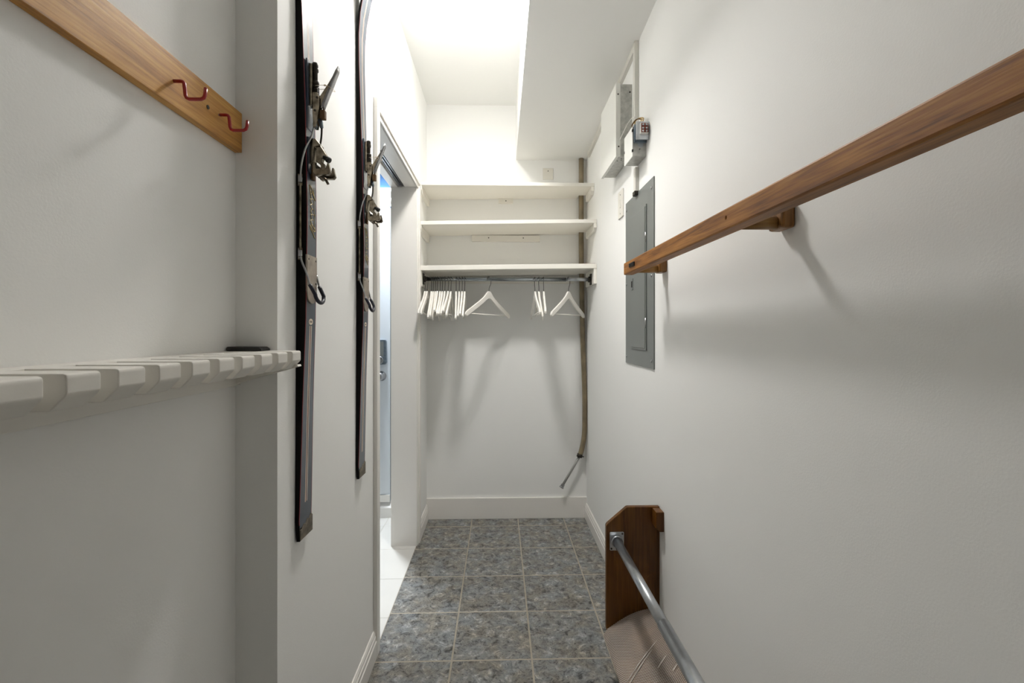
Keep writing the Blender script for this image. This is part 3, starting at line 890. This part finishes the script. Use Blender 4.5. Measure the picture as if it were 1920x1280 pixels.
# ledger against the wall and tapering end cleat on the return wall
a, b = K(XC + 0.0005, YE - 1.45, 1.133), K(XC + 0.012, YE - 0.001, ZT - 0.037)
MB().box(a[0], b[0], a[1], b[1], a[2], b[2], 0.001).build('wall_ledger', 'rackpaint', rk)
MB().prism([(p[0] - XC, p[1] - ZT) for p in [(XC + 0.011, ZT - 0.037), (XF - 0.004, ZT - 0.030), (XF - 0.002, ZT - 0.034), (-0.555, 1.139), (XC + 0.011, 1.136)]], 'Y', -0.0195, -0.001, 0.001).build('end_cleat', 'rackpaint', rk)
bc = MB().prism([(-0.569, ZT), (-0.570, ZT + 0.006), (-0.567, ZT + 0.0095), (-0.502, ZT + 0.0085), (-0.497, ZT + 0.005), (-0.496, ZT)], 'Y', YE - 0.040, YE - 0.002, 0.0015).build('black_case', 'black')
tag(bc, 'flat black case lying at the end of the slotted rack', 'case')

# ------------------------------------------------------------------ skis
def interp(tab, z):
    if z <= tab[0][0]:
        return tab[0][1]
    for (a, p), (b, q) in zip(tab, tab[1:]):
        if z <= b:
            u = (z - a) / (b - a)
            u = u * u * (3 - 2 * u) if abs(q - p) > 0.02 else u
            return p + (q - p) * u
    return tab[-1][1]
HWT = [(0.752, 0.036), (0.80, 0.0365), (1.0, 0.0330), (1.28, 0.0300), (1.55, 0.0290), (1.8, 0.0300), (2.0, 0.0325), (2.2, 0.0365), (2.38, 0.0405), (2.46, 0.0365), (2.50, 0.029), (2.525, 0.019), (2.538, 0.006)]
THT = [(0.752, 0.0075), (0.83, 0.010), (1.08, 0.0155), (1.28, 0.0220), (1.53, 0.0250), (1.78, 0.0205), (1.97, 0.0150), (2.2, 0.0090), (2.35, 0.0065), (2.54, 0.005)]
LFT = [(0.752, 0.004), (0.80, 0.0008), (2.15, 0.0008), (2.25, 0.003), (2.32, 0.010), (2.40, 0.026), (2.47, 0.050), (2.538, 0.082)]
zs = sorted(set([p[0] for p in HWT + LFT] + [0.752 + 0.04 * i for i in range(45) if 0.752 + 0.04 * i < 2.538]))
ZS0 = 0.752
def top_n(z):
    return interp(LFT, z) + interp(THT, z)
def strip(mb, z0, z1, wa, wb, lift, depth=0.0012):
    """ribbon lying on the topsheet between width fractions or offsets wa..wb (functions of z)"""
    zz = [z0] + [z for z in zs if z0 + 1e-4 < z < z1 - 1e-4] + [z1]
    V_, F_ = [], []
    for z in zz:
        n = top_n(z)
        for n_ in (n + lift, n + lift - depth):
            V_.append((n_, wa(z), z - ZS0))
            V_.append((n_, wb(z), z - ZS0))
    for i in range(len(zz) - 1):
        a = i * 4
        b = a + 4
        F_ += [(a, a + 1, b + 1, b), (a + 2, b + 2, b + 3, a + 3), (a, b, b + 2, a + 2), (a + 1, a + 3, b + 3, b + 1)]
    e = (len(zz) - 1) * 4
    F_ += [(0, 2, 3, 1), (e, e + 1, e + 3, e + 2)]
    mb.add(V_, F_)
    return mb
def make_ski(label, loc):
    o = thing('ski', label, 'ski', loc)
    Z = lambda z: z - ZS0
    # core with black sidewalls and base, its black filling the camber's shadow gap
    V_, F_ = [], []
    for z in zs:
        l, t_, w_ = interp(LFT, z), interp(THT, z), interp(HWT, z)
        V_ += [(l, -w_, Z(z)), (l, w_, Z(z)), (l + t_, w_ - 0.0008, Z(z)), (l + t_, -w_ + 0.0008, Z(z))]
    for i in range(len(zs) - 1):
        a = i * 4
        for k in range(4):
            F_.append((a + k, a + (k + 1) % 4, a + 4 + (k + 1) % 4, a + 4 + k))
    F_ += [(0, 3, 2, 1), tuple(len(V_) - 4 + k for k in range(4))]
    MB().add(V_, F_).build('core', 'skiblack', o)
    hw = lambda z: interp(HWT, z)
    split = 1.745
    tr_ = strip(MB(), 0.782, split, lambda z: -hw(z) + 0.003, lambda z: hw(z) - 0.003, 0.0006).build('topsheet', 'skiblue', o)
    tf = strip(MB(), split, 2.52, lambda z: -hw(z) + 0.003, lambda z: hw(z) - 0.003, 0.0006).build('topsheet', 'skiblue', o)
    strip(strip(MB(), 0.79, 2.45, lambda z: -hw(z) + 0.0006, lambda z: -hw(z) + 0.0031, 0.0007), 0.79, 2.45, lambda z: hw(z) - 0.0031, lambda z: hw(z) - 0.0006, 0.0007).build('red_edge', 'red', o)
    # printed lines
    strip(strip(MB(), 0.835, 1.262, lambda z: -0.0065, lambda z: -0.0035, 0.0009), 0.835, 1.262, lambda z: 0.0035, lambda z: 0.0065, 0.0009).build('pinstripe', 'cream', tr_)
    strip(MB(), 0.835, 1.262, lambda z: -0.0035, lambda z: 0.0, 0.00085).build('pinstripe', 'rustline', tr_)
    strip(strip(MB(), 1.905, 2.40, lambda z: -0.004, lambda z: -0.002, 0.0009), 1.905, 2.40, lambda z: 0.003, lambda z: 0.005, 0.0009).build('pinstripe', 'cream', tf)
    strip(MB(), 1.905, 2.40, lambda z: -0.002, lambda z: 0.0, 0.0009).build('pinstripe', 'rustline', tf)
    n1 = top_n(1.272)
    ov = MB()
    ring = [(0.012 * math.cos(a), 1.272 + 0.0075 * math.sin(a)) for a in [2 * PI * k / 20 for k in range(20)]]
    ov.prism([(y, Z(z)) for y, z in ring], 'X', n1 - 0.0004, n1 + 0.0010)
    em = ov.build('emblem', 'cream', tr_)
    ov = MB()
    for q in (-0.005, 0.0, 0.005):
        ov.box(n1 + 0.0008, n1 + 0.0013, q - 0.0012, q + 0.0012, Z(1.2695), Z(1.2745))
    ov.build('emblem_mark', 'darkmetal', em)
    # cursive gold lettering, written along the ski
    sc_ = MB()
    nT = top_n(1.54)
    def stroke(pts, r=0.0009):
        path = [(top_n(z) + 0.0009, y, Z(z)) for y, z in pts]
        sc_.tube(smooth_path(path, 5), r, 5)
    stroke([(0.016, 1.478), (0.004, 1.489), (-0.010, 1.497), (-0.012, 1.504), (0.000, 1.497), (0.014, 1.494), (0.016, 1.500), (-0.006, 1.508)], 0.0014)
    wv = []
    for k in range(62):
        a = k * 0.62
        wv.append((-0.002 + 0.0065 * math.sin(a) * (1.0 + 0.35 * math.sin(k * 1.7)), 1.505 + 0.00125 * k + 0.0026 * math.cos(a)))
    stroke(wv, 0.0012)
    stroke([(-0.006, 1.576), (-0.014, 1.598), (-0.008, 1.600), (0.004, 1.592), (0.020, 1.572), (0.012, 1.580), (-0.002, 1.590)], 0.0014)
    stroke([(0.012, 1.494), (0.0125, 1.52), (0.0125, 1.555), (0.013, 1.60)], 0.0005)
    stroke([(0.016, 1.533), (0.018, 1.537)], 0.0009)
    stroke([(0.014, 1.500), (0.018, 1.505)], 0.0009)
    sc_.build('gold_lettering', 'gold', tr_)
    # ragged metal tail guard
    nt_ = top_n(0.77)
    ptsg = [(-0.0335, 0.7535), (0.0372, 0.7510), (0.0372, 0.790), (0.029, 0.796), (0.019, 0.787), (0.008, 0.792), (-0.002, 0.783), (-0.013, 0.786), (-0.024, 0.777), (-0.0335, 0.779)]
    MB().prism([(y, Z(z)) for y, z in ptsg], 'X', nt_ - 0.0015, nt_ + 0.0022, 0.0008).build('tail_guard', 'taillead', o)

    # ---- front-throw cable binding
    def Q(n, y, z):
        return Vector((top_n(z) + n, y, Z(z)))
    def slab(n0, n1, y0, y1, z0, z1, m, name, parent, bev=0.001):
        n_ = top_n((z0 + z1) / 2)
        return MB().box(n_ + n0, n_ + n1, y0, y1, Z(z0), Z(z1), bev).build(name, m, parent)
    bd = slab(-0.0005, 0.004, -0.023, 0.010, 1.735, 1.902, 'skiblue', 'housing_shade_slab', o)  # added blue slab where the housing shades the glossy topsheet from glare
    # channel housing and adjuster
    hs = MB()
    n_ = top_n(1.84)
    hs.box(n_ + 0.003, n_ + 0.012, -0.013, -0.009, Z(1.795), Z(1.895), 0.0008).box(n_ + 0.003, n_ + 0.010, 0.006, 0.010, Z(1.795), Z(1.895), 0.0008).box(n_ + 0.003, n_ + 0.006, -0.011, 0.008, Z(1.795), Z(1.895))
    thr = hs.build('throw_housing', 'agedmetal', o)
    MB().lathe([(0.006, 0), (0.0072, 0.003), (0.0072, 0.012), (0.006, 0.015)], Q(0.016, -0.001, 1.886), (0, 0, 1), 16).build('adjuster_knob', 'darkmetal', thr)
    MB().lathe([(0.0045, 0), (0.0045, 0.036), (0.0065, 0.038), (0.0065, 0.046), (0.005, 0.048)], Q(0.016, -0.001, 1.842), (0, 0, 1), 16).lathe([(0.006, 0), (0.0075, 0.003), (0.0075, 0.009), (0.006, 0.011)], Q(0.0165, -0.001, 1.846), (0, 0, 1), 16).build('adjuster_barrel', 'darkmetal', thr)
    coil = []
    c0 = Q(0.0165, -0.001, 1.822)
    for k in range(6 * 12 + 1):
        a = k * 2 * PI / 12
        coil.append((c0.x + 0.0062 * math.cos(a), c0.y + 0.0062 * math.sin(a), c0.z + 0.022 * k / 72))
    MB().tube(coil, 0.0014, 6).build('spring', 'darkmetal', thr)
    MB().tube([Q(0.0165, -0.001, 1.815), Q(0.0165, -0.001, 1.85)], 0.0035, 8).build('spindle', 'agedmetal', thr)
    # link plates
    for y in (-0.010, 0.007):
        nb = top_n(1.785)
        pts_ = [(nb + 0.010, Z(1.826)), (nb + 0.022, Z(1.826)), (nb + 0.027, Z(1.812)), (nb + 0.027, Z(1.795)), (nb + 0.024, Z(1.775)), (nb + 0.018, Z(1.742)), (nb + 0.012, Z(1.742)), (nb + 0.010, Z(1.775)), (nb + 0.011, Z(1.795))]
        MB().prism(pts_, 'Y', y - 0.0012, y + 0.0012, 0.0004).build('link_plate', 'agedmetal', thr)
        for n__, z in ((0.022, 1.813), (0.016, 1.782)):
            MB().lathe([(0.0028, 0), (0.0028, 0.0012), (0.0015, 0.0014)], Q(n__, y - 0.0011, z), (0, -1, 0), 10).build('rivet_and_hole_disc', 'darkmetal', thr)
    # throw lever: long chrome trough leaning away from the ski
    A = Q(0.030, -0.001, 1.790)
    Bp = Q(0.073, -0.001, 1.893)
    ax = (Bp - A).normalized()
    out = Vector((ax.z, 0, -ax.x))
    L_ = (Bp - A).length
    V_, F_ = [], []
    NA, NL = 8, 8
    for i in range(NL + 1):
        u = i / NL
        for k in range(NA + 1):
            th_ = PI * (k / NA) - PI / 2
            half = 0.0085 * (1 if u < 0.85 else 1 - 0.6 * (u - 0.85) / 0.15)
            V_.append(A + ax * (L_ * u + (0.010 * (-math.cos(th_)) if i == NL else 0)) + Vector((0, 1, 0)) * (half * math.sin(th_)) + out * (0.0065 * math.cos(th_)))
    nn = len(V_)
    V_ += [p - out * 0.0014 for p in V_]
    for i in range(NL):
        for k in range(NA):
            q = i * (NA + 1) + k
            F_.append((q, q + 1, q + NA + 2, q + NA + 1))
            F_.append((nn + q, nn + q + NA + 1, nn + q + NA + 2, nn + q + 1))
    for i in range(NL):
        for k in (0, NA):
            q = i * (NA + 1) + k
            F_.append((q, q + NA + 1, nn + q + NA + 1, nn + q))
    for k in range(NA):
        F_.append((k, k + 1, nn + k + 1, nn + k))
        q = NL * (NA + 1) + k
        F_.append((q, q + 1, nn + q + 1, nn + q))
    lev = MB().add(V_, F_, True).build('throw_lever', 'chrome', o)
    web = MB()
    P0, P1, P2, P3 = A - ax * 0.002, A + ax * (L_ * 0.9), A + ax * (L_ * 0.55) - out * 0.006, A + ax * 0.022 - out * 0.014
    for y in (-0.007, 0.006):
        W = [Vector((p.x, y, p.z)) for p in (P0, P1, P2, P3)]
        W2 = [p + Vector((0, 0.0014, 0)) for p in W]
        web.add(W + W2, [(0, 1, 2, 3), (7, 6, 5, 4), (0, 4, 5, 1), (1, 5, 6, 2), (2, 6, 7, 3), (3, 7, 4, 0)])
    web.build('lever_web', 'agedmetal', lev)
    slab(0.026, 0.038, -0.008, 0.006, 1.764, 1.786, 'rust', 'rusty_stop', thr, 0.002)
    tie = smooth_path([Q(0.018, -0.010, 1.842), Q(0.035, -0.011, 1.843), Q(0.047, -0.010, 1.842), Q(0.058, -0.009, 1.836), Q(0.062, 0.0, 1.834), Q(0.056, 0.009, 1.838), Q(0.035, 0.009, 1.843), Q(0.018, 0.008, 1.842)], 4)
    MB().tube(tie, 0.0006, 6).obb(Q(0.042, -0.0112, 1.8425), (1, 0, 0), (0, 1, 0), (0, 0, 1), 0.005, 0.003, 0.003).build('zip_tie', 'cream', lev)
    # cable yoke and cables
    yk = MB().tube([Q(0.012, -0.002, 1.752), Q(0.015, -0.006, 1.742)], 0.0055, 10).tube([Q(0.022, 0.006, 1.768), Q(0.024, 0.010, 1.748)], [0.006, 0.004], 10).build('cable_yoke', 'steelblue', o)
    side = -0.033
    cn = lambda z: top_n(z) * 0.5
    near = smooth_path([Q(0.013, -0.005, 1.752), Q(0.008, -0.016, 1.715), Vector((top_n(1.68) - 0.001, -0.0305, Z(1.68))), Vector((cn(1.64) + 0.003, side - 0.001, Z(1.64))), Vector((cn(1.60), side - 0.001, Z(1.60)))], 6)
    cb = MB().tube(near, 0.0024, 8).build('cable', 'chrome', o)
    MB().tube(smooth_path([Q(0.024, 0.010, 1.750), Q(0.020, 0.014, 1.72), Vector((top_n(1.68) + 0.004, 0.029, Z(1.68))), Vector((cn(1.62), 0.0335, Z(1.62))), Vector((cn(1.43), 0.0345, Z(1.43))), Vector((top_n(1.39), 0.0325, Z(1.39)))], 6), 0.0024, 8).build('cable', 'darkmetal', o)
    # coil-wrapped cable down the near side
    segs = [Vector((cn(1.60) + 0.0, side - 0.001, Z(1.60))), Vector((cn(1.52), side - 0.001, Z(1.52))), Vector((cn(1.44), side - 0.001, Z(1.435)))]
    path, rr_ = [], []
    NS = 90
    for k in range(NS + 1):
        u = k / NS
        p = segs[0].lerp(segs[2], u)
        path.append(p)
        rr_.append(0.0030 if k % 2 else 0.0025)
    MB().tube(path, rr_, 8).build('cable_wrap', 'agedmetal', o)
    for z0, z1 in ((1.593, 1.622), (1.418, 1.447)):
        zc = (z0 + z1) / 2
        g = MB().box(cn(zc) - 0.007, cn(zc) + 0.004, -0.0325, -interp(HWT, zc) + 0.0005, Z(z0), Z(z1), 0.0012).build('cable_guide', 'agedmetal', o)
        MB().box(cn(zc) - 0.004, cn(zc) + 0.0055, -0.0385, -0.0325, Z(zc - 0.007), Z(zc + 0.008), 0.0015).build('guide_hook', 'chrome', g)
        for zq in (z0 + 0.005, z1 - 0.005):
            MB().lathe([(0.0022, 0), (0.0022, 0.001), (0.001, 0.0012)], (cn(zc) - 0.003, -0.0324, Z(zq)), (0, -1, 0), 8).build('screw', 'chrome', g)
    # heel plate
    npl = top_n(1.38)
    arc = [(0.027 * math.cos(a), 1.338 + 0.022 * math.sin(a)) for a in [PI + PI * k / 12 for k in range(13)]]
    hp = MB().prism([(y, Z(z)) for y, z in [(0.029, 1.432), (-0.029, 1.432), (-0.029, 1.345)] + arc + [(0.029, 1.345)]], 'X', npl - 0.0016, npl + 0.0030, 0.0005).build('heel_plate', 'heelmetal', o)
    for y in (-0.021, 0.021):
        for z in (1.422, 1.366):
            MB().lathe([(0.0025, 0), (0.0025, 0.0008), (0.001, 0.001)], (npl + 0.0028, y, Z(z)), (1, 0, 0), 8).build('screw', 'darkmetal', hp)
    # heel loop
    lp = [Vector((cn(1.435), side - 0.001, Z(1.435))), Vector((cn(1.415) + 0.003, side, Z(1.415))), Q(0.002, -0.0305, 1.385), Q(0.009, -0.0275, 1.356)]
    MB().tube(smooth_path(lp, 6), 0.0026, 8).tube(smooth_path([Vector((top_n(1.39), 0.0325, Z(1.39))), Q(0.010, 0.0275, 1.356)], 4), 0.0026, 8).build('heel_cable', 'chrome', o)
    ul = [Q(0.008, -0.0280, 1.360)]
    for k in range(13):
        a = PI + PI * k / 12
        ul.append(Q(0.020 + 0.004 * math.sin(-a), 0.0265 * math.cos(a), 1.338 + 0.020 * math.sin(a)))
    ul.append(Q(0.009, 0.0280, 1.360))
    MB().tube(smooth_path(ul, 3), 0.0046, 12).build('heel_loop', 'rubber', o)
    # toe piece
    tp0 = slab(-0.0005, 0.004, -0.024, 0.000, 1.630, 1.714, 'skiblue', 'toe_shade_slab', o)  # added slab for the blue that shows where the toe piece blocks glare
    nT = top_n(1.66)
    tb_ = MB().prism([(nT + 0.002, Z(1.714)), (nT + 0.016, Z(1.713)), (nT + 0.027, Z(1.700)), (nT + 0.026, Z(1.696)), (nT + 0.013, Z(1.694)), (nT + 0.009, Z(1.655)), (nT + 0.002, Z(1.650))], 'Y', -0.014, 0.014, 0.0015).build('toe_piece', 'agedmetal', o)
    MB().prism([(nT + 0.016, Z(1.698)), (nT + 0.026, Z(1.699)), (nT + 0.040, Z(1.676)), (nT + 0.038, Z(1.669)), (nT + 0.030, Z(1.668)), (nT + 0.028, Z(1.660)), (nT + 0.036, Z(1.654)), (nT + 0.038, Z(1.640)), (nT + 0.027, Z(1.640)), (nT + 0.026, Z(1.652)), (nT + 0.015, Z(1.660))], 'Y', -0.009, 0.009, 0.0015).build('toe_arm', 'agedmetal', tb_)
    MB().lathe([(0.0055, 0), (0.0055, 0.010), (0.0072, 0.011), (0.0072, 0.018), (0.005, 0.019)], (nT + 0.033, -0.004, Z(1.672)), (0.80, -0.2, -0.55), 16).build('tension_knob', 'black', tb_)
    MB().tube([(nT + 0.022, -0.022, Z(1.643)), (nT + 0.022, 0.022, Z(1.643))], 0.004, 10).build('jaw_axle', 'darkmetal', tb_)
    for s_ in (-1, 1):
        pj = [(nT + 0.012, Z(1.652)), (nT + 0.018, Z(1.655)), (nT + 0.022, Z(1.638)), (nT + 0.044, Z(1.640)), (nT + 0.047, Z(1.652)), (nT + 0.050, Z(1.652)), (nT + 0.055, Z(1.630)), (nT + 0.050, Z(1.624)), (nT + 0.034, Z(1.624)), (nT + 0.020, Z(1.620)), (nT + 0.012, Z(1.630))]
        yj = s_ * 0.017
        MB().prism(pj, 'Y', yj - 0.006, yj + 0.006, 0.0018).build('toe_jaw', 'agedmetal', tb_)
    MB().tube(smooth_path([(nT + 0.020, -0.004, Z(1.624)), (nT + 0.034, -0.004, Z(1.620)), (nT + 0.040, -0.004, Z(1.612)), (nT + 0.043, -0.004, Z(1.606))], 4), 0.0032, 8).build('toe_hook', 'agedmetal', tb_)
    slab(0.0, 0.006, -0.006, 0.012, 1.618, 1.655, 'rust', 'base_block', tb_, 0.001)
    return o
make_ski('vintage dark blue ski hung beside the slotted rack', (XL, 1.150, ZS0))
make_ski('vintage dark blue ski hung beside the door casing', (XL, 1.616, ZS0))
